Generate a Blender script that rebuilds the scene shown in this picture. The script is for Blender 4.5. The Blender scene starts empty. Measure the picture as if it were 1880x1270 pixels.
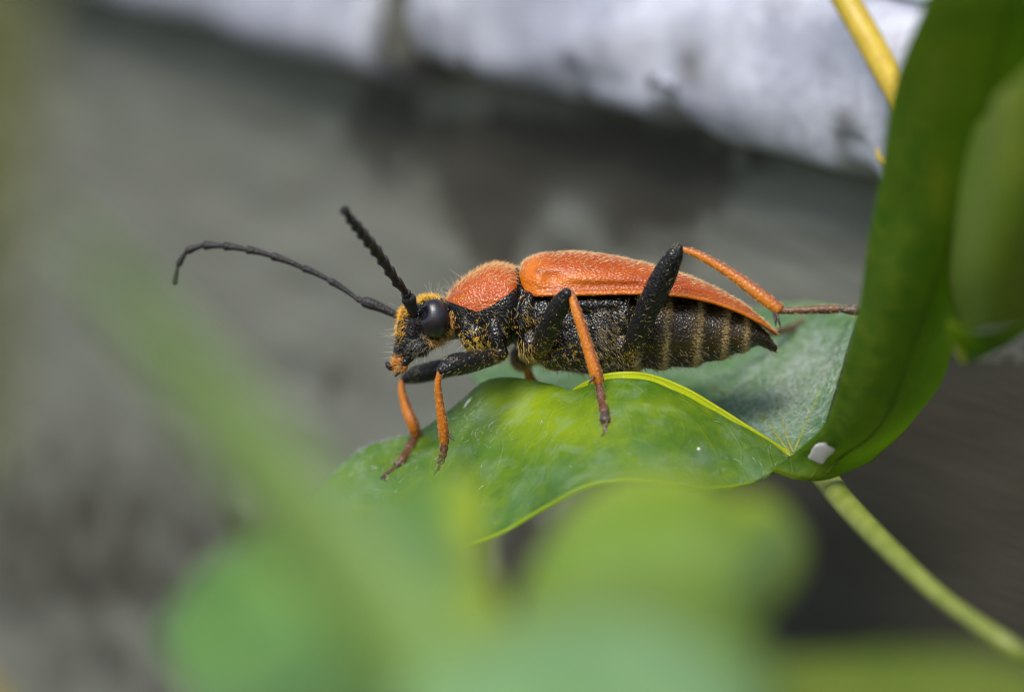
import bpy, math, random
import numpy as np
from mathutils import Vector
rng = np.random.default_rng(7); random.seed(7)
SC = bpy.context.scene
COL = SC.collection
# one Blender unit is one centimetre: this is a macro photograph of an 18 mm beetle
SC.unit_settings.system = 'METRIC'; SC.unit_settings.scale_length = 0.01

# ------------------------------------------------------------------ camera, sky, sun, exposure
D, K = 20.0, 394.0            # lens distance (cm), photo pixels per cm at the beetle
cam = bpy.data.cameras.new('camera'); camo = bpy.data.objects.new('camera', cam); COL.objects.link(camo)
camo.location = (0, -D, 0); camo.rotation_euler = (math.pi / 2, 0, 0)
cam.sensor_width = 36; cam.lens = 36 * D / (1880 / K)
cam.clip_start = 0.1; cam.clip_end = 60000
cam.dof.use_dof = True; cam.dof.focus_distance = D - 0.24; cam.dof.aperture_fstop = 0.25
cam.dof.aperture_blades = 0
SC.camera = camo
w = bpy.data.worlds.new('World'); SC.world = w; w.use_nodes = True
wn = w.node_tree.nodes; sky = wn.new('ShaderNodeTexSky'); sky.sky_type = 'NISHITA'; sky.sun_disc = False
SUN = Vector((-0.25, -0.62, 0.74)).normalized()
sky.sun_elevation = math.asin(SUN.z); sky.sun_rotation = math.atan2(SUN.x, SUN.y)
sky.dust_density = 2.0
wn['Background'].inputs[1].default_value = 0.13
w.node_tree.links.new(sky.outputs[0], wn['Background'].inputs[0])
sl = bpy.data.lights.new('sun', 'SUN'); so = bpy.data.objects.new('sun', sl); COL.objects.link(so)
sl.energy = 2.8; sl.angle = math.radians(30); sl.color = (1, 0.95, 0.87)
so.rotation_euler = SUN.to_track_quat('Z', 'Y').to_euler(); so.location = SUN * 60
SC.view_settings.view_transform = 'Standard'; SC.view_settings.look = 'None'
SC.view_settings.gamma = 1; SC.view_settings.use_curve_mapping = False
SC.view_settings.exposure = 0.55
SC.render.engine = 'CYCLES'; SC.cycles.use_denoising = True
SC.cycles.filter_width = 1.0; SC.cycles.max_bounces = 8; SC.cycles.transparent_max_bounces = 8

# ------------------------------------------------------------------ helpers
def P(px, py, y=0.0):
    """photo pixel at depth y (cm behind the beetle's midline) -> point"""
    s = (D + y) / D / K
    return np.array(((px - 940) * s, y, (635 - py) * s))
def R(r): return r / K
def topx(v):
    s = D * K / (D + v[..., 1])
    return 940 + v[..., 0] * s, 635 - v[..., 2] * s
def interp(x, tab):
    t = np.array(tab, float); return np.interp(x, t[:, 0], t[:, 1])
def blob(px, py, cx, cy, rx, ry):
    return np.exp(-((px - cx) / rx) ** 2 - ((py - cy) / ry) ** 2)

def empty(name, loc=(0, 0, 0), label=None, cat=None, group=None, parent=None):
    o = bpy.data.objects.new(name, None); COL.objects.link(o)
    o.empty_display_size = 0.05
    if parent is not None:
        o.parent = parent; loc = Vector(loc) - wloc(parent)
    o.location = loc
    tag(o, label, cat, group); return o
def wloc(o):
    v = Vector((0, 0, 0))
    while o is not None:
        v += o.location; o = o.parent
    return v
def tag(o, label=None, cat=None, group=None, kind=None):
    if label: o['label'] = label
    if cat: o['category'] = cat
    if group: o['group'] = group
    if kind: o['kind'] = kind
    return o
def obj(name, V, F, mats, parent=None, smooth=True, attrs=None, matidx=None, origin=None):
    V = np.asarray(V, float)
    off = np.array(wloc(parent)) if parent is not None else (np.array(origin) if origin is not None else np.zeros(3))
    me = bpy.data.meshes.new(name)
    me.from_pydata((V - off).tolist(), [], [tuple(f) for f in F])
    if not isinstance(mats, (list, tuple)): mats = [mats]
    for m in mats: me.materials.append(m)
    if matidx is not None: me.polygons.foreach_set('material_index', np.asarray(matidx, np.int32))
    if smooth: me.polygons.foreach_set('use_smooth', np.ones(len(me.polygons), bool))
    for k, a in (attrs or {}).items():
        a = np.asarray(a, np.float32)
        if a.ndim == 1: me.attributes.new(k, 'FLOAT', 'POINT').data.foreach_set('value', a)
        else:
            c = np.ones((len(a), 4), np.float32); c[:, :a.shape[1]] = a
            me.attributes.new(k, 'FLOAT_COLOR', 'POINT').data.foreach_set('color', c.ravel())
    me.update()
    o = bpy.data.objects.new(name, me); COL.objects.link(o)
    if parent is not None: o.parent = parent
    elif origin is not None: o.location = origin
    return o
def catmull(C, n):
    """dense samples of a smooth curve through the rows of C"""
    C = np.asarray(C, float); m = len(C)
    if m == 2: C = np.array([C[0], (C[0] + C[1]) / 2, C[1]]); m = 3
    E = np.vstack([2 * C[0] - C[1], C, 2 * C[-1] - C[-2]])
    t = np.linspace(0, m - 1, n); i = np.minimum(t.astype(int), m - 2); f = (t - i)[:, None]
    p0, p1, p2, p3 = E[i], E[i + 1], E[i + 2], E[i + 3]
    return 0.5 * (2 * p1 + (p2 - p0) * f + (2 * p0 - 5 * p1 + 4 * p2 - p3) * f ** 2 + (3 * p1 - p0 - 3 * p2 + p3) * f ** 3)
def tube(pts, ra, rb=None, n=24, sides=14, side=(0, 1, 0), cap=True):
    """closed lofted tube; ra in the plane of the picture, rb across it"""
    pts = np.asarray(pts, float); ra = np.asarray(ra, float); rb = ra if rb is None else np.asarray(rb, float)
    S = catmull(np.column_stack([pts, ra, rb]), n); c = S[:, :3]; a = np.abs(S[:, 3]); b = np.abs(S[:, 4])
    T = np.gradient(c, axis=0); T /= np.linalg.norm(T, axis=1)[:, None] + 1e-12
    s = np.asarray(side, float)
    B = s - T * (T @ s)[:, None]; B /= np.linalg.norm(B, axis=1)[:, None] + 1e-12
    N = np.cross(B, T)
    # round the ends off
    if cap:
        e0 = [(-0.75, .35), (-0.5, .72), (-0.2, .93)]
        cc, aa, bb, NN, BB = [], [], [], [], []
        for k, q in e0:
            cc.append(c[0] + T[0] * k * min(a[0], b[0])); aa.append(a[0] * q); bb.append(b[0] * q); NN.append(N[0]); BB.append(B[0])
        cc += list(c); aa += list(a); bb += list(b); NN += list(N); BB += list(B)
        for k, q in reversed(e0):
            cc.append(c[-1] - T[-1] * k * min(a[-1], b[-1])); aa.append(a[-1] * q); bb.append(b[-1] * q); NN.append(N[-1]); BB.append(B[-1])
        c, a, b, N, B = map(np.array, (cc, aa, bb, NN, BB))
    th = np.linspace(0, 2 * np.pi, sides, endpoint=False)
    V = (c[:, None] + N[:, None] * (a[:, None] * np.cos(th))[..., None] + B[:, None] * (b[:, None] * np.sin(th))[..., None]).reshape(-1, 3)
    m = len(c); F = []
    for i in range(m - 1):
        for j in range(sides):
            k = (j + 1) % sides
            F.append((i * sides + j, i * sides + k, (i + 1) * sides + k, (i + 1) * sides + j))
    F.append(tuple(range(sides))[::-1]); F.append(tuple((m - 1) * sides + j for j in range(sides)))
    return V, F
def merge(parts):
    V, F, o = [], [], 0
    for v, f in parts:
        V.append(np.asarray(v)); F += [tuple(i + o for i in q) for q in f]; o += len(v)
    return np.vstack(V), F
def ellipsoid(c, r, n=14, m=20, tilt=0.0):
    V, F = [], []
    for i in range(n + 1):
        a = math.pi * i / n
        for j in range(m):
            b = 2 * math.pi * j / m
            x, y, z = r[0] * math.sin(a) * math.cos(b), r[1] * math.sin(a) * math.sin(b), r[2] * math.cos(a)
            V.append((c[0] + x * math.cos(tilt) - z * math.sin(tilt), c[1] + y, c[2] + x * math.sin(tilt) + z * math.cos(tilt)))
    for i in range(n):
        for j in range(m):
            k = (j + 1) % m
            F.append((i * m + j, i * m + k, (i + 1) * m + k, (i + 1) * m + j))
    return np.array(V), F
def patch(G, nu, nv):
    """smooth sheet through a grid of points G[row][col]; rows -> v, cols -> u"""
    G = np.asarray(G, float)
    A = np.stack([catmull(G[r], nu) for r in range(G.shape[0])])            # rows x nu
    return np.stack([catmull(A[:, j], nv) for j in range(nu)], axis=1)      # nv x nu x 3
def sheetnoise(S, amp, scale, seed=0):
    """gentle undulation along the sheet's normal"""
    r = np.random.default_rng(seed); nv, nu, _ = S.shape
    N = np.cross(np.gradient(S, axis=1), np.gradient(S, axis=0)); N /= np.linalg.norm(N, axis=2)[..., None] + 1e-12
    h = 0
    for k in range(10):
        f = r.normal(size=3) * scale * (1 + k * .25); h = h + np.sin(S @ f + r.uniform(0, 6.28)) / (1 + k * .35)
    return S + N * (amp * h / 3)[..., None]
def sheet(name, S, th, m, parent=None, attrs=None, origin=None):
    """give a sheet of points its leaf thickness: front, back and rim"""
    nv, nu, _ = S.shape
    N = np.cross(np.gradient(S, axis=1), np.gradient(S, axis=0)); N /= np.linalg.norm(N, axis=2)[..., None] + 1e-12
    uu, vv = np.meshgrid(np.linspace(0, 1, nu), np.linspace(0, 1, nv))
    e = np.minimum(np.minimum(uu, 1 - uu) * nu, np.minimum(vv, 1 - vv) * nv)
    t = th * np.clip(e / 3, .25, 1) / 2
    V = np.concatenate([(S + N * t[..., None]).reshape(-1, 3), (S - N * t[..., None]).reshape(-1, 3)])
    n = nv * nu; I = np.arange(n).reshape(nv, nu)
    q = np.stack([I[:-1, :-1], I[:-1, 1:], I[1:, 1:], I[1:, :-1]], -1).reshape(-1, 4)
    F = [tuple(x) for x in q] + [tuple(x[::-1] + n) for x in q]
    loop = list(I[0, :]) + list(I[1:, -1]) + list(I[-1, -2::-1]) + list(I[-2:0:-1, 0])
    for a, b in zip(loop, loop[1:] + loop[:1]): F.append((b, a, a + n, b + n))
    at = {'u': np.tile(uu.ravel(), 2), 'v': np.tile(vv.ravel(), 2)}
    for k, a in (attrs or {}).items(): at[k] = np.concatenate([a.reshape(n, -1)] * 2).squeeze()
    return obj(name, V, F, m, parent, attrs=at, origin=origin)

# ------------------------------------------------------------------ materials
class NT:
    def __init__(s, name):
        s.m = bpy.data.materials.new(name); s.m.use_nodes = True; s.t = s.m.node_tree; s.t.nodes.clear()
        s.out = s.t.nodes.new('ShaderNodeOutputMaterial')
    def n(s, typ, ins=None, **kw):
        nd = s.t.nodes.new('ShaderNode' + typ)
        for k, v in kw.items(): setattr(nd, k, v)
        for k, v in (ins or {}).items():
            if isinstance(v, bpy.types.NodeSocket): s.t.links.new(v, nd.inputs[k])
            else: nd.inputs[k].default_value = v
        return nd
    def co(s, scale=(1, 1, 1), rot=(0, 0, 0)):
        return s.n('Mapping', {0: s.n('TexCoord').outputs['Object'], 'Scale': scale, 'Rotation': rot}).outputs[0]
    def noise(s, scale, detail=3, rough=.5, co=None, dist=0):
        return s.n('TexNoise', {'Vector': co if co is not None else s.co(), 'Scale': scale, 'Detail': detail, 'Roughness': rough, 'Distortion': dist}).outputs[0]
    def vor(s, scale, co=None, feature='F1', rnd=1.0):
        return s.n('TexVoronoi', {'Vector': co if co is not None else s.co(), 'Scale': scale, 'Randomness': rnd}, feature=feature).outputs['Distance']
    def attr(s, name, color=False): return s.n('Attribute', attribute_name=name).outputs['Color' if color else 'Fac']
    def ramp(s, f, stops):
        nd = s.n('ValToRGB', {0: f}); e = nd.color_ramp.elements
        while len(e) < len(stops): e.new(.5)
        for el, (p, c) in zip(e, stops):
            el.position = p; el.color = (c[0], c[1], c[2], 1) if isinstance(c, (tuple, list)) else (c, c, c, 1)
        return nd.outputs[0]
    def mix(s, f, a, b, mode='MIX'):
        nd = s.n('Mix', data_type='RGBA', blend_type=mode)
        for i, v in ((0, f), (6, a), (7, b)):
            if isinstance(v, bpy.types.NodeSocket): s.t.links.new(v, nd.inputs[i])
            else: nd.inputs[i].default_value = v if i == 0 else (*v[:3], 1)
        return nd.outputs[2]
    def math(s, op, a, b=0.0, c=False):
        return s.n('Math', {0: a, 1: b}, operation=op, use_clamp=c).outputs[0]
    def bump(s, h, strength, dist, prev=None):
        i = {'Height': h, 'Strength': strength, 'Distance': dist}
        if prev is not None: i['Normal'] = prev
        return s.n('Bump', i).outputs[0]
    def bsdf(s, color, rough, normal=None, **kw):
        i = {'Base Color': color if isinstance(color, bpy.types.NodeSocket) else (*color[:3], 1), 'Roughness': rough}
        if normal is not None: i['Normal'] = normal
        for k, v in kw.items(): i[k.replace('_', ' ')] = v
        return s.n('BsdfPrincipled', i).outputs[0]
    def end(s, sh): s.t.links.new(sh, s.out.inputs[0]); return s.m

def leaf_mat(name, dark, mid, tip, trans, fac=.4, rough=.38, vein=.25, scale=1.0, bloom=.0, wax=(.14, .25, .15)):
    t = NT(name)
    n1 = t.noise(1.7 * scale, 4, .55); n2 = t.noise(11 * scale, 4, .6)
    c = t.mix(t.ramp(n1, [(.35, 0), (.65, 1)]), dark, mid)
    c = t.mix(t.math('MULTIPLY', t.ramp(n2, [(.4, 0), (.75, 1)]), .35), c, tip)
    c = t.mix(t.attr('rim'), c, tip)
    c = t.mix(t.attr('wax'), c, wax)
    # fine net of veins
    vo = t.vor(5.5 * scale, t.n('VectorMath', {0: t.co(), 1: t.n('VectorMath', {0: t.n('TexNoise', {'Vector': t.co(), 'Scale': 4}).outputs[1], 'Scale': .12}, operation='SCALE').outputs[0]}, operation='ADD').outputs[0], 'DISTANCE_TO_EDGE')
    ve = t.ramp(vo, [(0, 1), (.045, 0)])
    c = t.mix(t.math('MULTIPLY', ve, vein), c, tip)
    wv = t.ramp(t.noise(6 * scale, 5, .65, dist=.6), [(.5, 0), (.8, 1)])
    c = t.mix(t.math('MULTIPLY', wv, bloom), c, (.42, .52, .47))
    b = t.bump(t.noise(55, 3, .6), .25, .01)
    b = t.bump(ve, .25, .01, b); b = t.bump(n2, .3, .03, b)
    p = t.bsdf(c, rough, b, Specular_IOR_Level=.45)
    tc = t.mix(t.math('MULTIPLY', t.ramp(n1, [(.3, 0), (.7, 1)]), .6), trans, tuple(x * .6 for x in trans))
    tr = t.n('BsdfTranslucent', {'Color': tc, 'Normal': b}).outputs[0]
    return t.end(t.n('MixShader', {0: fac, 1: p, 2: tr}).outputs[0])
M = {}
M['leaf'] = leaf_mat('leaf_green', (.045, .12, .012), (.10, .22, .010), (.40, .50, .015), (.58, .82, .01), .5, .42, .08, bloom=.4)
M['leaf_back'] = leaf_mat('leaf_blue_green', (.06, .14, .06), (.09, .19, .075), (.22, .33, .10), (.22, .45, .06), .3, .5, .25, bloom=.55)
M['leaf_dark'] = leaf_mat('leaf_deep_green', (.034, .100, .004), (.068, .155, .006), (.27, .29, .012), (.38, .58, .006), .52, .65, .22, wax=(.15, .20, .03))
M['leaf_olive'] = leaf_mat('leaf_olive', (.10, .17, .012), (.17, .22, .035), (.28, .31, .012), (.5, .66, .02), .5, .7, .15)
M['leaf_near'] = leaf_mat('leaf_near_green', (.06, .165, .04), (.12, .27, .085), (.36, .46, .02), (.3, .55, .05), .35, .36, .1)
M['leaf_lime'] = leaf_mat('leaf_lime', (.14, .25, .02), (.20, .33, .07), (.42, .50, .02), (.45, .65, .04), .4, .36, .1)
M['lip'] = leaf_mat('leaf_lip', (.33, .44, .012), (.42, .52, .012), (.52, .58, .015), (.7, .85, .015), .45, .42, .1)
M['leaf_dry'] = leaf_mat('leaf_olive_dry', (.15, .16, .06), (.18, .19, .08), (.2, .2, .08), (.2, .24, .06), .3, .5, .05)
M['leaf_pale'] = leaf_mat('leaf_pale', (.17, .33, .14), (.23, .40, .19), (.35, .48, .12), (.35, .6, .2), .35, .36, .05)
M['blade'] = leaf_mat('grass_blade_pale', (.52, .70, .22), (.58, .75, .26), (.6, .76, .28), (.4, .6, .15), .35, .45, .0)

def simple(name, c1, c2, rough, nscale, bstr=.3, bdist=.01, **kw):
    t = NT(name); n = t.noise(nscale, 4, .6)
    c = t.mix(t.ramp(n, [(.35, 0), (.65, 1)]), c1, c2)
    return t.end(t.bsdf(c, rough, t.bump(n, bstr, bdist), **kw))
M['stem'] = simple('stem_green', (.12, .16, .02), (.19, .22, .045), .45, 9)
M['yellow_stem'] = simple('stem_yellow', (.36, .25, .015), (.46, .34, .03), .45, 8)
M['white'] = simple('white_dropping', (.55, .53, .55), (.66, .64, .66), .6, 20)
M['fluff'] = simple('white_fluff', (.75, .8, .78), (.8, .82, .8), .6, 20)
M['soil'] = simple('soil', (.05, .045, .03), (.09, .09, .05), .95, 1.5, .6, .2)

def cuticle(name, c1, c2, rough, pit, depth, spec=.5):
    t = NT(name); n = t.noise(14, 4, .6)
    c = t.mix(t.ramp(n, [(.35, 0), (.65, 1)]), c1, c2)
    b = t.bump(t.vor(pit), .8, depth); b = t.bump(t.noise(40, 3), .3, .008, b)
    return t.end(t.bsdf(c, rough, b, Specular_IOR_Level=spec))
M['black'] = cuticle('cuticle_black', (.003, .003, .0038), (.008, .0075, .0075), .3, 85, .005, .4)
M['antenna'] = cuticle('cuticle_antenna', (.010, .009, .010), (.022, .019, .02), .55, 110, .004, .4)
M['orange_leg'] = cuticle('cuticle_orange', (.42, .10, .012), (.56, .17, .012), .38, 90, .003)
t = NT('tibia'); n = t.noise(14, 4, .6)
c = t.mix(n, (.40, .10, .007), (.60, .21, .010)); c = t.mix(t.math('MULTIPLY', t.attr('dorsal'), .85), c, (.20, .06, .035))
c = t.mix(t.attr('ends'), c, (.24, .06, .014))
b = t.bump(t.vor(90), .6, .004)
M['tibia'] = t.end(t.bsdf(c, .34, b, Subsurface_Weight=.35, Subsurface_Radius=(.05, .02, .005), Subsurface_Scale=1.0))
M['brown_leg'] = cuticle('cuticle_brown', (.055, .021, .012), (.12, .045, .016), .42, 90, .003)
M['dark_tarsus'] = cuticle('cuticle_dark_brown', (.03, .02, .015), (.06, .04, .025), .45, 90, .003)
t = NT('eye'); b = t.bump(t.vor(150, rnd=.2), .25, .0015)
M['eye'] = t.end(t.bsdf((.008, .006, .011), .36, b, Specular_IOR_Level=.75))
# elytra: orange red, finely punctured, short silky hairs on top of it
t = NT('elytron'); n = t.noise(7, 4, .6)
c = t.mix(t.ramp(n, [(.3, 0), (.7, 1)]), (.27, .040, .003), (.36, .066, .004))
c = t.mix(t.math('MULTIPLY', t.ramp(t.noise(45, 3, .6), [(.5, 0), (.72, 1)]), .45), c, (.20, .022, .006))
c = t.mix(t.math('MULTIPLY', t.attr('warm'), .85), c, (.52, .135, .005))
c = t.mix(t.math('MULTIPLY', t.attr('dark'), .8), c, (.10, .015, .006))
pv = t.vor(105, t.co((.7, 1, 1.2)))
b = t.bump(pv, .55, .005); b = t.bump(t.noise(14, 3, .6), .4, .02, b)
M['elytron'] = t.end(t.bsdf(c, t.math('ADD', t.math('MULTIPLY', n, .18), .2), b, Specular_IOR_Level=.32, Coat_Weight=.1, Coat_Roughness=.2))
# body: black with the orange pronotum marked by an attribute
t = NT('body'); n = t.noise(18, 4, .6)
m_ = t.math('ADD', t.attr('orange'), t.math('MULTIPLY', t.math('SUBTRACT', t.noise(30, 3), .5), .35))
m_ = t.ramp(m_, [(.42, 0), (.56, 1)])
o_ = t.mix(n, (.31, .042, .005), (.42, .080, .006))
k_ = t.mix(n, (.003, .003, .0035), (.008, .007, .007))
c = t.mix(m_, k_, o_)
c = t.mix(t.math('MULTIPLY', t.attr('brown'), .5), c, (.10, .068, .028))
b = t.bump(t.vor(95), .6, .006); b = t.bump(t.noise(22, 4, .6), .45, .014, b)
M['body'] = t.end(t.bsdf(c, .2, b, Specular_IOR_Level=.42))
t = NT('hair'); M['hair'] = t.end(t.bsdf(t.attr('col', True), .42, Specular_IOR_Level=.5))
t = NT('pollen'); M['pollen'] = t.end(t.bsdf(t.attr('col', True), .6, Specular_IOR_Level=.3))
# wall
t = NT('grey_wood'); gco = t.co((.12, .9, .9))
g = t.noise(6, 6, .65, t.n('VectorMath', {0: t.attr('pc', True), 1: (1, 1, 1)}, operation='MULTIPLY').outputs[0])
g2 = t.noise(1.2, 4, .6)
c = t.mix(t.ramp(g, [(.3, 0), (.7, 1)]), (.080, .086, .069), (.150, .157, .132))
c = t.mix(t.math('MULTIPLY', t.ramp(g2, [(.45, 0), (.7, 1)]), .35), c, (.10, .105, .07))
c = t.mix(t.ramp(t.math('ADD', t.attr('dark_tone'), t.math('MULTIPLY', t.math('SUBTRACT', t.noise(3.2, 6, .7, dist=.4), .5), 1.6)), [(.3, 0), (.62, 1)]), c, (.026, .0235, .0145))
c = t.mix(t.attr('pale'), c, (.20, .21, .195))
M['wood'] = t.end(t.bsdf(c, .8, t.bump(g, .5, .05)))
t = NT('white_paint'); g = t.noise(1.6, 6, .7); g1 = t.noise(9, 4, .6)
c = t.mix(t.ramp(g, [(.42, 0), (.62, 1)]), (.30, .315, .39), (.48, .50, .58))
c = t.mix(t.math('MULTIPLY', t.ramp(g1, [(.5, 0), (.75, 1)]), .3), c, (.20, .195, .21))
c = t.mix(t.attr('dark_tone'), c, (.10, .095, .085))
M['paint'] = t.end(t.bsdf(c, .6, t.bump(g1, .4, .04)))

# ------------------------------------------------------------------ setting: ground and the slanting plank wall
gv = 30000
ground = obj('ground', [(-gv, -gv, -26), (gv, -gv, -26), (gv, gv, -26), (-gv, gv, -26)], [(0, 1, 2, 3)], M['soil'], smooth=False)
tag(ground, kind='structure')
A0 = P(1600, 318, 2.0); B0 = P(880, 122, 5.0)
wd = (B0 - A0) / np.linalg.norm(B0 - A0)                       # along the planks, away to the left
wu = np.array((0, 0, 1.0)) - wd * wd[2]; wu /= np.linalg.norm(wu)
wnrm = np.cross(wd, wu)
if wnrm[1] > 0: wnrm = -wnrm                                   # towards the lens
def W(s, u, n): return A0 + wd * s + wu * u + wnrm * n
wall = empty('plank_wall', tuple(W(4, -20, 0)), 'weathered grey plank wall with peeling white painted rail behind the beetle', 'wall')
def plank(name, s0, s1, prof, m, ns=140, wob=.02, seed=0, attrf=None, chips=False):
    """prof: list of (u, n) section points, closed; slightly wobbly along its length"""
    r = np.random.default_rng(seed); prof = np.array(prof); k = len(prof)
    ss = np.linspace(s0, s1, ns); V = []; ph = r.uniform(0, 6.28, (6,)); fr = r.uniform(.8, 5, 6)
    cp = r.uniform(s0, s1, 26); cw = r.uniform(.05, .22, 26); ch = r.uniform(-.02, .07, 26)
    for s in ss:
        chip = float(np.sum(ch * np.exp(-((s - cp) / cw) ** 4))) if chips else 0
        wv = sum(np.sin(fr[i] * s + ph[i]) for i in range(6)) / 6
        for j, (u, n) in enumerate(prof):
            wj = sum(np.sin(fr[i] * 1.3 * s + ph[i] * 2 + j * .9) for i in range(6)) / 6
            V.append(W(s, u + wob * wv + (chip if u < .25 else 0), n + wob * wj * .7))
    F = []
    for i in range(ns - 1):
        for j in range(k):
            q = (j + 1) % k; F.append((i * k + j, i * k + q, (i + 1) * k + q, (i + 1) * k + j))
    F.append(tuple(range(k))[::-1]); F.append(tuple((ns - 1) * k + j for j in range(k)))
    V = np.array(V); x, y = topx(V)
    rel = V - A0
    pc = np.column_stack([rel @ wd * .12, rel @ wu, rel @ wnrm])
    at = {'pc': pc}
    at.update(attrf(x, y) if attrf else {})
    return obj(name, V, F, m, wall, attrs=at)
def boxprof(u0, u1, n0, n1, k=14):
    us = np.linspace(u0, u1, k)
    f = [(u, n1 - .03 * (abs(2 * (u - u0) / (u1 - u0) - 1) ** 12)) for u in us]
    return f + [(u1, n0), (u0, n0)]
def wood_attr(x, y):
    st = 1.1 * blob(x, y, 1010, 290, 350, 85) + .9 * blob(x, y, 900, 400, 70, 110) + .9 * blob(x, y, 1210, 350, 120, 70)  # irregular dirt and moss blotches below the rail
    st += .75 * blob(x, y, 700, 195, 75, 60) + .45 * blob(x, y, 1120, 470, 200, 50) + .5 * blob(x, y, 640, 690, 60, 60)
    st += 1.25 * blob(x, y, 1750, 850, 480, 230) + 1.25 * blob(x, y, 1600, 1150, 800, 280) + .5 * blob(x, y, 150, 980, 500, 200) + .25 * blob(x, y, 0, 1250, 600, 150)  # broad darker areas across the lower wall, strongest at the right
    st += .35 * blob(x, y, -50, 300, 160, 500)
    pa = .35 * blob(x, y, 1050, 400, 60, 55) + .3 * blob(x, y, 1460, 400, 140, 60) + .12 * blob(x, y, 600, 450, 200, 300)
    return {'dark_tone': np.clip(st, 0, 1), 'pale': np.clip(pa, 0, 1)}
def paint_attr(x, y):
    st = .85 * blob(x, y, 1268, 122, 22, 42) + .75 * blob(x, y, 1552, 212, 24, 17) + .7 * blob(x, y, 1546, 262, 16, 26) + .35 * blob(x, y, 1310, 150, 30, 40)  # chips and stains in the paint
    st += .3 * blob(x, y, 1100, 90, 25, 20) + .3 * blob(x, y, 1400, 290, 50, 14) + .4 * blob(x, y, 1250, 235, 14, 18) + .25 * blob(x, y, 960, 60, 40, 16)
    st += .35 * blob(x, y, 1440, 5, 60, 20) + .3 * blob(x, y, 1520, 115, 30, 20)
    return {'dark_tone': np.clip(st, 0, 1)}
SB = float(np.linalg.norm(B0 - A0))
half = [(.06 + .44 * (1 - math.cos(a)), (.10 + .40 * max(0, math.sin(a)) ** .36)) for a in np.linspace(0.0, math.pi, 18)]
half[0] = (.03, .06)
def railprof(du): return [(u + du, n) for u, n in half] + [(.95 + du, -.12), (.03 + du, -.12)]
plank('painted_rail', -3.5, SB + .04, railprof(-.05), M['paint'], 420, .045, 3, paint_attr, True)
plank('painted_rail', SB + .52, 26, railprof(-.22), M['paint'], 160, .03, 4, lambda x, y: {'dark_tone': x * 0})
plank('plank', -3.5, 26, boxprof(.97, 4.2, -.5, .12), M['paint'], 60, .03, 5, lambda x, y: {'dark_tone': np.full(len(x), .25)})
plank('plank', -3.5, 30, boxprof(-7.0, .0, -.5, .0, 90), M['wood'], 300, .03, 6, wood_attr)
bs = [W(a, b_, n_) for b_ in (-.02, .94) for a, n_ in ((SB + .07, -.1), (SB + .50, -.1), (SB + .47, .40), (SB + .10, .40))]
V_ = np.array(bs); obj('batten', V_, [(0, 1, 2, 3), (4, 7, 6, 5), (0, 4, 5, 1), (1, 5, 6, 2), (2, 6, 7, 3), (3, 7, 4, 0)], M['wood'], wall, smooth=False, attrs={'dark_tone': np.full(8, .48), 'pale': np.zeros(8), 'pc': V_ * .3})
u = -7.03
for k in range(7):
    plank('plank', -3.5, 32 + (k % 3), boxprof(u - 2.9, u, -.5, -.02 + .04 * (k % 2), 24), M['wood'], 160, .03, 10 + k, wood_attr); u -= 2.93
u = 4.24
for k in range(2):
    plank('plank', -3.5, 30, boxprof(u, u + 2.9, -.5, .05 * k, 8), M['wood'], 40, .03, 30 + k, lambda x, y: {'dark_tone': x * 0, 'pale': x * 0}); u += 2.93

# ------------------------------------------------------------------ plants
def G(rows): return [[P(*c) for c in r] for r in rows]
# leaf the beetle stands on
tops = [(545, 960, .25), (590, 900, .38), (650, 838, .48), (705, 812, .5), (760, 797, .42), (810, 768, .33), (850, 736, .26), (890, 703, .2), (940, 697, .12), (1000, 709, -.04), (1051, 722, -.2), (1110, 705, -.3), (1180, 704, -.32), (1250, 730, -.32), (1320, 766, -.3), (1390, 803, -.24), (1450, 838, -.15)]
bots = [(560, 985, -.1), (600, 990, -.25), (655, 1010, -.4), (705, 1020, -.45), (755, 1020, -.5), (810, 1015, -.55), (850, 1005, -.62), (890, 990, -.7), (940, 966, -.76), (1000, 930, -.86), (1051, 904, -.95), (1110, 884, -1.0), (1180, 878, -1.02), (1250, 884, -.95), (1320, 895, -.74), (1390, 886, -.55), (1450, 850, -.25)]
rows = []
for v, bul in ((0, 0), (.05, .006), (.33, .012), (.66, -.012), (.93, -.012), (1, 0)):
    r = []
    for a, b in zip(tops, bots):
        p = P(*a) * (1 - v) + P(*b) * v
        # the sheet bulges up near its crest and dips before its rim
        amp = min(1, abs(a[0] - 545) / 120, abs(1450 - a[0]) / 120)
        p = p + np.array((0, -.25, 1.0)) * bul * amp * 1.6
        r.append(p)
    rows.append(r)
perch = empty('leaf', tuple(P(1450, 838, -.15)), 'bright green wavy leaf under the beetle, rim yellow, crest folded', 'leaf')
S = sheetnoise(patch(rows, 190, 70), .012, 6, 1)
PERCH = S
uu, vv = np.meshgrid(np.linspace(0, 1, 190), np.linspace(0, 1, 70))
x, y = topx(S)
rim = np.clip(1 - (1 - vv) * 14, 0, 1) * .9 + np.clip(1 - vv * 10, 0, 1) * .5 * (x > 880)
rim = rim + .7 * blob(x, y, 950, 740, 75, 45) + .45 * blob(x, y, 1050, 790, 100, 45) + .3 * blob(x, y, 1230, 750, 70, 20)
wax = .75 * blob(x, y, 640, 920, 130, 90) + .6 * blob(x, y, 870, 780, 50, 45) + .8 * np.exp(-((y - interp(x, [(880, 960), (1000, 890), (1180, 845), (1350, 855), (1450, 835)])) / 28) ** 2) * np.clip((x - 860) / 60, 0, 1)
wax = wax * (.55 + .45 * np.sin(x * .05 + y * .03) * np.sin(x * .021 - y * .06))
sheet('leaf_lobe', S, .02, M['leaf'], perch, {'rim': np.clip(rim, 0, 1), 'wax': np.clip(wax, 0, 1)})
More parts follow.
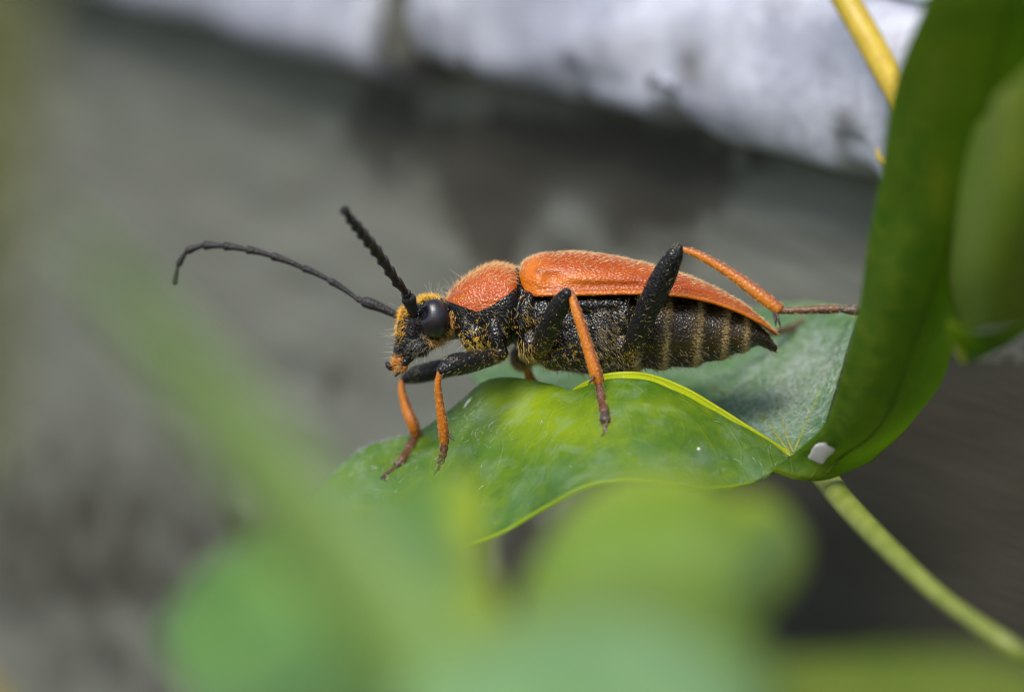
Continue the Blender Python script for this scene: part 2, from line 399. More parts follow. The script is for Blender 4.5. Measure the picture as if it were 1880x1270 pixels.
# yellow folded lip along the crest
lipF = [(1046, 724, -.17), (1080, 716, -.24), (1120, 706, -.285), (1180, 705, -.305), (1250, 731, -.305), (1320, 767, -.285), (1390, 805, -.225), (1452, 838, -.13)]
lipB = [(1046, 722, -.15), (1078, 703, -.19), (1120, 689, -.21), (1185, 689, -.22), (1255, 714, -.22), (1320, 752, -.21), (1390, 797, -.18), (1452, 836, -.10)]
mid = [((a[0] + b[0]) / 2, (a[1] + b[1]) / 2 + 3, (a[2] + b[2]) / 2) for a, b in zip(lipF, lipB)]
S = patch(G([lipF, mid, lipB]), 90, 12)
sheet('folded_lip', S, .016, M['lip'], perch, {'rim': np.ones(S.shape[:2]) * .8})
cr = [P(px, py - 1, yy + .01) for px, py, yy in lipB]
V, F = tube(cr, [R(3), R(3.5), R(4), R(4), R(4), R(4), R(4.5), R(5)], n=70, sides=10)
obj('midrib', V, F, M['lip'], perch, attrs={'rim': np.ones(len(V))})
# rear lobe behind the beetle
rear = [
    [(905, 740, .35), (1040, 770, .3), (1150, 770, .3), (1290, 790, .15), (1375, 815, .0), (1435, 838, -.1), (1470, 850, -.2)],
    [(885, 715, .7), (1010, 715, .7), (1150, 720, .75), (1300, 725, .6), (1400, 735, .4), (1465, 745, .2), (1512, 780, -.05)],
    [(872, 697, 1.1), (1000, 690, 1.1), (1150, 680, 1.15), (1310, 665, 1.05), (1430, 650, .85), (1500, 660, .55), (1540, 690, .15)],
    [(862, 688, 1.5), (990, 665, 1.6), (1150, 640, 1.65), (1320, 600, 1.5), (1440, 585, 1.25), (1520, 595, .8), (1566, 620, .3)],
    [(860, 684, 1.7), (990, 650, 1.9), (1150, 620, 1.95), (1320, 575, 1.8), (1445, 556, 1.5), (1530, 562, 1.0), (1585, 580, .45)]]
S = sheetnoise(patch(G(rear), 120, 80), .02, 5, 4)
REAR = S
u2, v2 = np.meshgrid(np.linspace(0, 1, 120), np.linspace(0, 1, 80))
sheet('leaf_lobe', S, .022, M['leaf_back'], perch, {'rim': np.clip(1 - (1 - v2) * 9, 0, 1)})
# pale side veins of the rear lobe
for pts in ([(1455, 835), (1440, 790), (1430, 740), (1432, 690)], [(1450, 835), (1410, 780), (1360, 740), (1300, 712)], [(1460, 830), (1490, 760), (1510, 700), (1530, 650)]):
    q = []
    for (a, b_) in catmull(pts, 14):
        xx, yy = topx(REAR); i = np.argmin((xx - a) ** 2 + (yy - b_) ** 2); q.append(REAR.reshape(-1, 3)[i] + np.array((0, -.008, .008)))
    V, F = tube(catmull(q, 6), np.linspace(R(3.2), R(1.5), 6), n=20, sides=8)
    obj('vein', V, F, M['stem'], perch)
# white down lying on both lobes
def strands(points, dirs, lens, rad, cols, curl=.0, seed=1, seg=3):
    """tapered three-sided hairs as one mesh"""
    r = np.random.default_rng(seed); n = len(points)
    d = dirs / (np.linalg.norm(dirs, axis=1)[:, None] + 1e-12)
    a = np.cross(d, r.normal(size=(n, 3))); a /= np.linalg.norm(a, axis=1)[:, None] + 1e-12
    b = np.cross(d, a); V = []; C = []
    for k in range(seg):
        f = k / seg; c = points + d * (lens * f)[:, None] + a * (lens[:, None] * curl * f * f)
        rr = rad * (1 - f * .75)
        for j in range(3):
            th = 2 * math.pi * j / 3; V.append(c + (a * math.cos(th) + b * math.sin(th)) * np.reshape(rr, (-1, 1)))
    V.append(points + d * lens[:, None] + a * (lens[:, None] * curl))
    m = 3 * seg + 1; V = np.stack(V, 1).reshape(-1, 3); base = (np.arange(n) * m)[:, None]
    T = []
    for k in range(seg - 1):
        for j in range(3):
            q = (j + 1) % 3; T.append([k * 3 + j, k * 3 + q, (k + 1) * 3 + q, (k + 1) * 3 + j])
    Fq = (base[:, None] + np.array(T)[None]).reshape(-1, 4) if T else np.zeros((0, 4), int)
    tt = [[(seg - 1) * 3 + j, (seg - 1) * 3 + (j + 1) % 3, 3 * seg] for j in range(3)]
    Ft = (base[:, None] + np.array(tt)[None]).reshape(-1, 3)
    return V, Fq.tolist() + Ft.tolist(), np.repeat(cols, m, axis=0)
def down(S, centres, n, lmin, lmax, rad, seed, flow):
    r = np.random.default_rng(seed); x, y = topx(S); Sf = S.reshape(-1, 3)
    wgt = sum(a * blob(x, y, *c) for a, *c in centres).ravel() + .006
    i = r.choice(len(Sf), n, p=wgt / wgt.sum())
    gu = np.gradient(S, axis=1).reshape(-1, 3); gv_ = np.gradient(S, axis=0).reshape(-1, 3)
    N = np.cross(gu, gv_); N /= np.linalg.norm(N, axis=1)[:, None] + 1e-12
    N = np.where((N @ np.array((0, -.7, .7)) < 0)[:, None], -N, N)
    p = Sf[i] + gu[i] * r.uniform(-.5, .5, (n, 1)) + gv_[i] * r.uniform(-.5, .5, (n, 1)) + N[i] * .0125
    d = r.normal(size=(n, 3)); d = d - N[i] * np.sum(d * N[i], 1)[:, None]; d /= np.linalg.norm(d, axis=1)[:, None]
    d = d * .9 + np.array(flow) + N[i] * r.uniform(-.05, .25, (n, 1))
    return strands(p, d, r.uniform(lmin, lmax, n), rad, np.tile((.6, .68, .62), (n, 1)) * r.uniform(.4, 1.15, (n, 1)), r.normal(0, .6, (n, 1)), seed)
V, F, C = down(PERCH, [(1, 870, 770, 45, 35), (.7, 700, 860, 70, 50), (.3, 905, 790, 90, 20), (.05, 1000, 780, 200, 60), (.1, 1350, 860, 150, 30), (.2, 1130, 850, 100, 16)], 520, .008, .045, .0009, 5, (.2, 0, .3))
tag(obj('down', V, F, M['hair'], perch, attrs={'col': C}), kind='stuff')
V, F, C = down(REAR, [(1, 1440, 710, 90, 60), (.8, 1500, 660, 50, 50), (.5, 1420, 760, 70, 60), (.2, 1250, 680, 150, 40)], 3600, .012, .07, .0010, 6, (.35, 0, .35))
tag(obj('down', V, F, M['hair'], perch, attrs={'col': C}), kind='stuff')
# white specks on the perch leaf
def on(S, px, py, lift=.012):
    xx, yy = topx(S); i = np.argmin((xx - px) ** 2 + (yy - py) ** 2); return S.reshape(-1, 3)[i] + np.array((0, -.5, .8)) * lift
sp = ellipsoid(on(PERCH, 1284, 830), (R(3.4), R(3), R(3.2)), 8, 10)
tag(obj('speck', *sp, M['white'], origin=on(PERCH, 1284, 830)), 'tiny round white speck on the green leaf below the belly', 'speck')
q = on(PERCH, 858, 742); V, F = tube([q + (-.02, 0, -.025), q, q + (.025, 0, .03)], [R(1), R(3.2), R(.8)], n=10, sides=8)
tag(obj('plant_fibre', V, F, M['fluff'], origin=q), 'white sliver of plant fibre on the leaf crest by the front leg', 'fibre')

# dark upright leaf on the right, leaning over towards the lens
dark = empty('leaf', tuple(P(1470, 872, -.5)), 'tall dark green leaf standing upright beside the beetle with white dropping', 'leaf')
dl = [
    [(1722, -60, -2.9), (1800, -70, -3.0), (1900, -70, -3.0), (2000, -60, -2.9)],
    [(1690, 20, -2.7), (1780, 10, -2.9), (1890, 20, -2.9), (2000, 40, -2.8)],
    [(1640, 170, -2.2), (1740, 170, -2.45), (1850, 190, -2.45), (1980, 220, -2.3)],
    [(1610, 350, -1.8), (1700, 360, -2.0), (1800, 380, -2.0), (1900, 420, -1.8)],
    [(1586, 510, -1.45), (1660, 520, -1.65), (1740, 530, -1.6), (1800, 540, -1.4)],
    [(1556, 640, -1.2), (1620, 655, -1.35), (1690, 660, -1.3), (1748, 650, -1.05)],
    [(1516, 770, -.8), (1575, 780, -.95), (1640, 775, -.9), (1700, 740, -.7)],
    [(1455, 835, -.5), (1510, 840, -.6), (1570, 838, -.6), (1650, 800, -.45)],
    [(1405, 862, -.4), (1465, 882, -.5), (1530, 882, -.5), (1600, 852, -.4)]]
S = sheetnoise(patch(G(dl), 50, 130), .03, 2.2, 8); DARK = S
u3, v3 = np.meshgrid(np.linspace(0, 1, 50), np.linspace(0, 1, 130))
sheet('leaf_blade', S, .025, M['leaf_dark'], dark, {'rim': np.clip(.3 * np.clip(1 - (1 - v3) * 20, 0, 1) + .7 * blob(*topx(S), 1725, 340, 22, 70) + .35 * blob(*topx(S), 1760, 120, 90, 110) + .3 * blob(*topx(S), 1640, 800, 60, 40) + .5 * np.clip(1 - v3 * 12, 0, 1), 0, 1)})
V, F = tube([DARK[i, 27] + (.0, -.02, .0) for i in range(4, 128, 12)], np.linspace(R(2), R(3), 11), n=60, sides=10)
obj('midrib', V, F, M['leaf_dark'], dark)
q = on(DARK, 1512, 826, 0)
xx, yy = topx(DARK); k = np.unravel_index(np.argmin((xx - 1508) ** 2 + (yy - 828) ** 2), xx.shape)
tu = DARK[k[0], min(k[1] + 2, 49)] - DARK[k[0], max(k[1] - 2, 0)]; tu /= np.linalg.norm(tu)
tv = DARK[max(k[0] - 3, 0), k[1]] - DARK[min(k[0] + 3, 129), k[1]]; tv -= tu * (tu @ tv); tv /= np.linalg.norm(tv)
tn = np.cross(tu, tv); tn = tn if tn[1] < 0 else -tn
V, F = ellipsoid(np.zeros(3), (1, 1, 1), 14, 28)
rr_ = 1 + .12 * np.sin(3 * np.arctan2(V[:, 2], V[:, 0]) + 1) + .1 * np.sin(7 * np.arctan2(V[:, 2], V[:, 0]))
lx, lz = V[:, 0] * rr_ * R(54), V[:, 2] * rr_ * R(36)
V = q + tn * .013 + np.outer(lx * .85 + lz * .5, tu) + np.outer(lz * .85 + lx * .45, tv) + np.outer(V[:, 1] * .009, tn)
tag(obj('bird_dropping', V, F, M['white'], origin=q), 'blurred white bird dropping at the foot of the dark leaf', 'dropping')
# right part of the same leaf, its brighter light painted in as olive
ol = empty('leaf', tuple(P(1760, 640, -2.2)), 'lit right part of the tall dark leaf, its brightness painted as olive green', 'leaf')
gl = [
    [(1800, 230, -2.5), (1860, 150, -3.5), (1940, 110, -3.5), (2040, 100, -3.4)],
    [(1752, 390, -2.0), (1830, 360, -3.2), (1930, 330, -3.3), (2040, 320, -3.2)],
    [(1735, 510, -1.65), (1810, 500, -2.9), (1910, 490, -3.0), (2040, 480, -2.9)],
    [(1752, 590, -1.5), (1815, 585, -2.6), (1900, 575, -2.7), (2040, 560, -2.6)],
    [(1768, 612, -1.6), (1820, 603, -2.4), (1905, 590, -2.4), (2040, 575, -2.4)]]
S = sheetnoise(patch(G(gl), 50, 60), .03, 2, 9)
u4, v4 = np.meshgrid(np.linspace(0, 1, 50), np.linspace(0, 1, 60))
sheet('leaf_blade', S, .025, M['leaf_olive'], ol, {'rim': np.clip(1 - (1 - v4) * 8, 0, 1) * .9})
# its underside and tip
gt = [[(1740, 590, -2.2), (1800, 610, -2.2), (1900, 592, -2.2)], [(1748, 630, -2.1), (1800, 640, -2.0), (1880, 612, -2.0)], [(1768, 668, -2.1), (1795, 662, -2.0), (1850, 628, -2.0)]]
S = patch(G(gt), 30, 20); u5, v5 = np.meshgrid(np.linspace(0, 1, 30), np.linspace(0, 1, 20))
sheet('leaf_tip', S, .025, M['leaf_dark'], ol, {'rim': np.clip(1 - u5 * 4, 0, 1) * .9})

# stems
V, F = tube([P(1480, 838, -.12), P(1516, 882, -.3), P(1560, 935, -.7), P(1640, 1015, -1.35), P(1740, 1105, -1.9), P(1880, 1205, -2.4), P(2000, 1290, -1)], [R(21), R(22), R(21), R(19), R(16), R(14), R(13)], n=60)
V = V + (np.sin(V * 9) * .006)
tag(obj('stem', V, F, M['stem'], origin=P(2000, 1290, -1), attrs={'rim': np.zeros(len(V))}), 'olive green stem slanting down from the base of the dark leaf', 'stem')
V, F = tube([P(1480, -140, 1.2), P(1530, -40, 1.1), P(1582, 50, 1.0), P(1632, 140, .8), P(1670, 210, .6), P(1700, 300, .4)], [R(26), R(26), R(27), R(27), R(25), R(22)], n=50)
tag(obj('stem', V, F, M['yellow_stem'], origin=P(1480, -140, 1.2)), 'yellow stem crossing the white rail behind the dark leaf', 'stem')
V, F = tube([P(1690, 300, .4), P(1648, 305, .7), P(1618, 292, .9), P(1612, 276, 1.0)], [R(8), R(8), R(7), R(4)], n=20)
tag(obj('tendril', V, F, M['yellow_stem'], origin=P(1690, 300, .4)), 'short yellow tendril peeping from behind the dark leaf edge', 'tendril')

# out-of-focus plants between lens and beetle
def fleaf(rows, m, label, rimf=None, seed=0, part='leaf_blade', name='leaf', cat='leaf', th=.03, amp=.05):
    g = G(rows); r0 = g[-1][len(g[-1]) // 2]
    e = empty(name, tuple(r0), label, cat)
    S = sheetnoise(patch(g, 50, 50), amp, 1.6, seed)
    a, b_ = np.meshgrid(np.linspace(0, 1, 50), np.linspace(0, 1, 50))
    sheet(part, S, th, m, e, {'rim': np.clip(rimf(a, b_), 0, 1) if rimf else a * 0})
    V, F = tube(S[2:48:5, 25] + np.array((0, -.01, .02)), np.linspace(.012, .03, len(S[2:48:5, 25])), n=30, sides=8)
    obj('midrib', V, F, m, e)
    return e
fleaf([[(330, 1202, -5.90), (420, 1072, -5.70), (550, 994, -5.50), (690, 917, -5.30), (815, 860, -5.20), (885, 902, -5.20)],
       [(335, 1282, -6.50), (440, 1172, -6.40), (570, 1102, -6.30), (710, 1052, -6.20), (820, 1022, -6.10), (905, 1032, -5.90)],
       [(345, 1402, -7.50), (460, 1312, -7.40), (590, 1252, -7.30), (730, 1212, -7.20), (840, 1192, -7.00), (935, 1182, -6.80)],
       [(370, 1622, -8.80), (480, 1562, -8.80), (610, 1522, -8.70), (750, 1472, -8.50), (860, 1452, -8.30), (980, 1422, -8.10)]],
      M['leaf_near'], 'large blurred blue green leaf in front of the beetle', lambda a, b: np.clip((a - .76) * 6, 0, 1) + np.clip(.05 - b, 0, 1) * 6, 11, amp=.13)
fleaf([[(990, 985, -5.40), (1050, 925, -5.40), (1150, 888, -5.40), (1265, 903, -5.50), (1345, 948, -5.50), (1398, 950, -5.40), (1436, 1010, -5.20)],
       [(915, 1085, -6.20), (1050, 1040, -6.30), (1170, 1010, -6.30), (1290, 1020, -6.30), (1350, 1055, -6.40), (1390, 1040, -5.90), (1425, 1080, -5.50)],
       [(880, 1230, -7.40), (1040, 1190, -7.50), (1180, 1170, -7.50), (1290, 1180, -7.40), (1340, 1190, -7.40), (1370, 1170, -6.80), (1392, 1180, -6.30)],
       [(860, 1500, -9.00), (1040, 1480, -9.00), (1180, 1460, -9.00), (1290, 1450, -9.00), (1330, 1430, -8.80), (1350, 1420, -8.30), (1365, 1400, -7.80)]],
      M['leaf_lime'], 'blurred lime green rounded leaf below the belly in front', lambda a, b: np.clip((a - .8) * 6, 0, 1) * .8 + np.clip(.14 - b, 0, 1) * 5, 12, amp=.12)
fleaf([[(1230, 1230, -6), (1420, 1185, -6), (1620, 1175, -6), (1800, 1205, -6.2), (2000, 1260, -6.4)],
       [(1230, 1340, -7), (1420, 1300, -7), (1620, 1280, -7), (1800, 1300, -7.2), (2000, 1340, -7.4)],
       [(1230, 1600, -8), (1420, 1560, -8), (1620, 1520, -8), (1800, 1500, -8.2), (2000, 1480, -8.4)]],
      M['leaf_olive'], 'very blurred green leaf along the bottom right corner', None, 13)
fleaf([[(750, 1240, -7.90), (930, 1190, -7.90), (1030, 1160, -7.90), (1210, 1170, -7.90), (1360, 1240, -7.90)],
       [(730, 1360, -8.70), (930, 1350, -8.70), (1030, 1340, -8.70), (1210, 1340, -8.70), (1390, 1360, -8.70)],
       [(710, 1620, -9.90), (930, 1620, -9.90), (1030, 1620, -9.90), (1230, 1620, -9.90), (1430, 1620, -9.90)]],
      M['leaf_pale'], 'pale blue green leaf nearest the lens at bottom centre, just a soft wash', None, 16)
def blade(pts, wpx, m, label):
    c = [P(*p) for p in pts]; rad = [q / K * (D + p[2]) / D for q, p in zip(wpx, pts)]
    V, F = tube(c, rad, [q * .8 for q in rad], n=50, sides=20)
    e = empty('grass_stalk', tuple(c[0]), label, 'grass stalk', 'blurred grass stalks in front of the beetle')
    obj('stalk', V, F, m, e, attrs={'rim': np.zeros(len(V))})
    V, F = tube([c[0], (c[0] + c[1]) / 2, c[1]], [rad[0] * 1.06, (rad[0] + rad[1]) * .53, rad[1] * 1.05], n=24, sides=16)
    V = V + np.array((0, .004, -.004)); obj('leaf_sheath', V, F, m, e, attrs={'rim': np.zeros(len(V))})
blade([(1010, 1560, -7.4), (820, 1290, -7.7), (650, 1060, -8.0), (500, 870, -8.3), (360, 700, -8.6), (220, 540, -8.9), (90, 400, -9.2)], [108, 102, 96, 78, 54, 30, 6], M['blade'], 'broad pale grass stalk slanting across the lower left, much blurred')
blade([(800, 1240, -6.6), (610, 975, -7.0), (470, 790, -7.4), (340, 620, -7.8), (220, 460, -8.2)], [15, 14, 11, 8, 3], M['leaf_lime'], 'narrow green grass stalk above the broad pale one, faintly blurred')
fleaf([[(-260, -60, -9.00), (-150, -60, -9.00), (20, -50, -9.20), (90, -40, -9.40)],
       [(-260, 400, -8.60), (-150, 400, -8.60), (-30, 400, -8.80), (40, 400, -9.00)],
       [(-260, 900, -8.20), (-150, 900, -8.20), (-60, 900, -8.40), (-10, 900, -8.60)]],
      M['leaf_dry'], 'olive haze of a leaf close to the lens at left edge', None, 14)
fleaf([[(-150, 1190, -7), (-100, 1180, -7), (-50, 1195, -7), (-15, 1230, -7)],
       [(-130, 1290, -6.6), (-80, 1290, -7.6), (-30, 1290, -7.6), (10, 1300, -7.6)],
       [(-140, 1420, -7), (-80, 1420, -8), (0, 1420, -8), (30, 1420, -8)]],
      M['yellow_stem'], 'ochre yellow withered leaf in the bottom left corner', None, 15)

# ------------------------------------------------------------------ the beetle
bug = empty('longhorn_beetle', tuple(P(1000, 690, 0)), 'orange and black longhorn beetle dusted with pollen standing on the green leaf', 'beetle')
def loft(st, n=80, sides=40, ex=2.2, wave=None):
    """st: (px, top, bottom, half width cm); sections stand square to the picture's x axis"""
    st = np.array(st, float); xs = np.linspace(st[0, 0], st[-1, 0], n); V = []
    tp, bt, hw = (np.interp(xs, st[:, 0], st[:, k]) for k in (1, 2, 3))
    ker = np.ones(5) / 5
    sm = lambda a: np.convolve(np.pad(a, 2, 'edge'), ker, 'valid')
    tp, bt, hw = sm(tp), sm(bt), sm(hw)
    th = np.linspace(0, 2 * np.pi, sides, endpoint=False)
    for i, x in enumerate(xs):
        g = 1 + (wave(x) if wave else 0)
        c, h = (tp[i] + bt[i]) / 2, (bt[i] - tp[i]) / 2
        for a in th:
            ca, sa = math.cos(a), math.sin(a)
            yy = -hw[i] * g * math.copysign(abs(ca) ** (2 / ex), ca); pz = c - h * g * math.copysign(abs(sa) ** (2 / ex), sa)
            V.append(((x - 940) / K, yy, (635 - pz) / K))
    F = [(i * sides + j, i * sides + (j + 1) % sides, (i + 1) * sides + (j + 1) % sides, (i + 1) * sides + j) for i in range(n - 1) for j in range(sides)]
    F.append(tuple(range(sides))[::-1]); F.append(tuple((n - 1) * sides + j for j in range(sides)))
    return np.array(V), F
def E(px, py, y, rx, ry, rz, tilt=0.0):
    """ellipsoid by pixel; rx, rz in pixels, ry in cm"""
    return ellipsoid(P(px, py, y), (R(rx), ry, R(rz)), tilt=tilt)
SEG = [1180, 1232, 1291, 1340, 1378]
def absaw(x):
    if x < SEG[0] - 40: return 0
    e = [1130] + SEG + [1425]
    for a, b_ in zip(e, e[1:]):
        if a <= x < b_:
            f = (x - a) / (b_ - a); return .07 * math.sin(math.pi * (f ** 1.6)) - .03
    return 0
blobs = [
    # prothorax
    loft([(820, 552, 596, .125), (828, 536, 608, .158), (841, 521, 624, .185), (860, 506, 636, .208), (886, 491, 645, .228), (910, 483, 646, .235), (932, 487, 638, .238), (945, 492, 625, .225), (952, 505, 610, .19)], 60),
    E(872, 615, -.14, 28, .08, 32), E(858, 600, -.15, 18, .06, 28), E(885, 640, -.05, 28, .14, 18),
    # neck between prothorax and elytra
    loft([(935, 505, 620, .17), (950, 502, 640, .19), (965, 505, 655, .21), (990, 520, 665, .225)], 30),
    # meso- and metathorax with abdomen
    loft([(955, 510, 640, .18), (970, 512, 660, .215), (1000, 520, 672, .228), (1040, 530, 682, .235), (1085, 533, 687, .235), (1130, 535, 685, .232), (1180, 536, 678, .225), (1235, 538, 675, .215), (1280, 545, 670, .195), (1330, 562, 657, .155), (1365, 580, 645, .125), (1393, 596, 634, .082), (1410, 612, 641, .052), (1427, 636, 649, .016)], 220, wave=absaw),
    E(965, 575, -.19, 16, .055, 42, -.25), E(1000, 585, -.205, 26, .04, 38), E(975, 632, -.15, 24, .09, 30),
    E(1062, 632, -.19, 50, .06, 46), E(1080, 560, -.222, 75, .022, 13, .03), E(1105, 610, -.2, 34, .05, 66), E(1150, 640, -.17, 30, .08, 36),
    E(1145, 585, -.2, 22, .045, 40), E(1020, 655, -.13, 30, .09, 26),
    E(912, 618, -.2, 17, .06, 36, .2), E(918, 648, -.2, 16, .05, 14),            # front coxa
    E(912, 618, .2, 17, .06, 36, .2), E(975, 632, .15, 24, .09, 30), E(1150, 640, .17, 30, .08, 36),
    # head
    tube([P(858, 584), P(828, 586), P(803, 588), P(780, 594), P(762, 612), P(747, 636), P(734, 658)], [R(34), R(38), R(42), R(41), R(35), R(26), R(15)], [.125, .125, .142, .14, .115, .095, .06], 40, 28),
    E(798, 583, -.115, 27, .05, 36, .12), E(798, 583, .115, 27, .05, 36, .12),
    E(788, 556, -.06, 20, .09, 12, .1), E(788, 556, .06, 20, .09, 12, .1),
    tube([P(748, 572, -.045), P(741, 598, -.04), P(735, 628, -.03)], [R(12), R(12), R(9)], [.05, .05, .045], 14, 14),
    tube([P(748, 572, .045), P(741, 598, .04), P(735, 628, .03)], [R(12), R(12), R(9)], [.05, .05, .045], 14, 14),
    E(757, 571, -.105, 10, .035, 10), E(750, 571, .1, 10, .035, 10),
    E(768, 638, -.07, 22, .05, 17, -.45), E(752, 640, -.065, 11, .04, 18, .2), E(785, 628, -.09, 18, .045, 14, -.5),
]
V, F = merge(blobs)
tmp = obj('tmp', V, F, M['body'])
md = tmp.modifiers.new('r', 'REMESH'); md.mode = 'VOXEL'; md.voxel_size = .0065
ms = tmp.modifiers.new('s', 'SMOOTH'); ms.factor = .5; ms.iterations = 3
dg = bpy.context.evaluated_depsgraph_get(); dg.update()
ev = tmp.evaluated_get(dg).to_mesh()
nv_ = len(ev.vertices); BV = np.empty(nv_ * 3); ev.vertices.foreach_get('co', BV); BV = BV.reshape(-1, 3)
BF = [tuple(p.vertices) for p in ev.polygons]
tmp.evaluated_get(dg).to_mesh_clear(); me_ = tmp.data; bpy.data.objects.remove(tmp); bpy.data.meshes.remove(me_)
x, y = topx(BV)
bound = interp(x, [(805, 536), (820, 552), (848, 562), (875, 573), (900, 562), (925, 546), (950, 526)])
orange = np.clip((bound - y) / 8 + .5, 0, 1) * np.clip((x - 814 - (y - 540).clip(0) * .35) / 5 + .5, 0, 1) * np.clip((951 - x) / 4, 0, 1)
brown = np.clip((x - 1170) / 60, 0, 1) * np.clip(.35 + sum(np.exp(-((x - (s - 12)) / 13) ** 2) for s in SEG), 0, 1)
body = obj('body', BV, BF, M['body'], bug, attrs={'orange': orange, 'brown': brown})
# ---- elytra
def elytron(sgn):
    st = np.array([(953, 500, 506, .11), (957, 489, 522, .15), (965, 478, 536, .185), (980, 470, 545, .215), (1000, 465, 546, .236), (1050, 462, 545, .25), (1100, 466, 544, .252), (1150, 475, 543, .252), (1200, 487, 544, .248), (1250, 502, 548, .238), (1300, 522, 558, .215), (1350, 548, 575, .175), (1390, 577, 594, .115), (1415, 600, 608, .055), (1428, 613, 615, .015)], float)
    n, m = 150, 44; xs = st[0, 0] + (st[-1, 0] - st[0, 0]) * (np.linspace(0, 1, n) ** 1.15)
    C = catmull(st, 400); tp, bt, hw = (np.interp(xs, C[:, 0], C[:, k]) for k in (1, 2, 3))
    V = np.zeros((n, m, 3)); W_ = np.zeros((n, m)); Dk = np.zeros((n, m))
    for i, x in enumerate(xs):
        for j in range(m):
            f = j / (m - 1); a = f * math.pi / 2
            sy = math.sin(a) ** (2 / 2.4); cz = math.cos(a) ** (2 / 2.2)
            h = bt[i] - tp[i]
            yy = hw[i] * sy; pz = bt[i] - h * cz
            # raised rim along the side margin with a groove above it
            e = 1 - cz; px_from = h * cz
            if x > 985: yy += .008 * math.exp(-((px_from - 4) / 4) ** 2) - .008 * math.exp(-((px_from - 13) / 5) ** 2)
            # shoulder bump and the dimple behind it
            yy -= .022 * math.exp(-((x - 1012) / 20) ** 2 - ((pz - 512) / 12) ** 2) - .012 * math.exp(-((x - 985) / 16) ** 2 - ((pz - 512) / 16) ** 2)
            yy -= .012 * math.exp(-((x - 1120) / 110) ** 2 - ((pz - 524) / 6) ** 2)
            V[i, j] = ((x - 940) / K, sgn * (yy + .0012), (635 - pz) / K)
            W_[i, j] = math.exp(-((px_from - 30) / 14) ** 2) * math.exp(-((x - 1050) / 60) ** 2) + math.exp(-((px_from - 4) / 6) ** 2) * .9 + math.exp(-((x - 972) / 26) ** 2) + .35 * max(0, (x - 1250) / 170)
            Dk[i, j] = .8 * math.exp(-((x - 989) / 7) ** 2 - ((pz - 500) / 6) ** 2) + .5 * math.exp(-((px_from - 10) / 2) ** 2) * (x > 1000) + .35 * math.exp(-((x - 1075) / 30) ** 2 - ((pz - 520) / 6) ** 2)
    # thickness: inner skin
    N = np.cross(np.gradient(V, axis=0), np.gradient(V, axis=1)); N /= np.linalg.norm(N, axis=2)[..., None] + 1e-12
    if (N[n // 2, m // 2, 2]) < 0: N = -N
    Vi = V - N * .012; Vi[..., 1] = sgn * np.maximum(np.abs(Vi[..., 1]) * (sgn * Vi[..., 1] > 0), .001)
    I = np.arange(n * m).reshape(n, m); o = n * m
    q = np.stack([I[:-1, :-1], I[1:, :-1], I[1:, 1:], I[:-1, 1:]], -1).reshape(-1, 4)
    F = [tuple(k) for k in q] + [tuple(k[::-1] + o) for k in q]
    loop = list(I[0, :]) + list(I[1:, -1]) + list(I[-1, -2::-1]) + list(I[-2:0:-1, 0])
    for a, b_ in zip(loop, loop[1:] + loop[:1]): F.append((a, b_, b_ + o, a + o))
    e = obj('elytron', np.concatenate([V.reshape(-1, 3), Vi.reshape(-1, 3)]), F, M['elytron'], bug, attrs={'warm': np.clip(np.tile(W_.ravel(), 2), 0, 1), 'dark': np.clip(np.tile(Dk.ravel(), 2), 0, 1)})
    return e, V, N
elyL, EV, EN = elytron(-1)
elyR, EV2, EN2 = elytron(1)
V, F = E(950, 497, 0, 14, .05, 7, -.15)
obj('scutellum', V, F, M['black'], bug)
# ---- eyes
for sgn in (-1, 1):
    V, F = ellipsoid(np.zeros(3), (R(27.5), .07, R(35)), 30, 40)
    # kidney notch on the front upper side, where the antenna sits
    f = np.exp(-((V[:, 0] + R(24)) / R(9)) ** 2 - ((V[:, 2] - R(12)) / R(11)) ** 2); V[:, 0] += f * R(9); V[:, 1] *= 1 - .5 * f
    a = .10; V = np.column_stack([V[:, 0] * math.cos(a) - V[:, 2] * math.sin(a), V[:, 1], V[:, 0] * math.sin(a) + V[:, 2] * math.cos(a)])
    obj('eye', V + P(798, 584, sgn * .145), F, M['eye'], bug)
# ---- antennae
def antenna(pts, rad, flare):
    a = empty('antenna', tuple(pts[0]), parent=bug)
    for i in range(len(pts) - 1):
        p, q = pts[i], pts[i + 1]; d = q - p; L = np.linalg.norm(d); r = rad[i]; bend = np.array((0, 0, .03)) * L
        prof = (.62, .8, .95, 1.12, 1.0, .5) if i == 0 else ((.8, .9, 1, 1, .9, .6) if i == 1 else (.6, .72, .84, .98, flare, .7))
        c = [p + d * f + bend * math.sin(f * 3.14) for f in (.0, .25, .5, .75, .92, 1.0)]
        V, F = tube(c, [r * k for k in prof], [r * k * .85 for k in prof], n=18, sides=12)
        obj('antenna_segment', V, F, M['antenna'], a)
    return a
fj = [(728, 579), (663, 552), (656, 549), (604, 514.5), (555, 491.5), (497, 469.5), (451, 458), (410, 452), (373, 451), (343, 461), (327, 487), (320, 522)]
fy = np.linspace(.08, .32, 12)
antenna([P(a, b_, c) for (a, b_), c in zip(fj, fy)], [R(v) for v in (9.5, 6, 6.3, 6.3, 7, 7.4, 7.6, 7.8, 7, 6, 5)], 1.12)
ny = [-.125, -.20, -.22, -.34, -.44, -.54, -.64, -.74, -.83, -.91, -.98, -1.05]
njx = [760, 748, 744, 727, 714, 701, 689, 676, 664, 653, 643, 631]
njy = [577, 543, 537, 516, 496, 476, 459, 443, 428, 414, 402, 384]
antenna([P(a, b_, c) for a, b_, c in zip(njx, njy, ny)], [R(v) for v in (12, 9.5, 9.5, 10, 10.4, 10.8, 10.8, 10.8, 10.4, 9.5, 8.5)], 1.1)
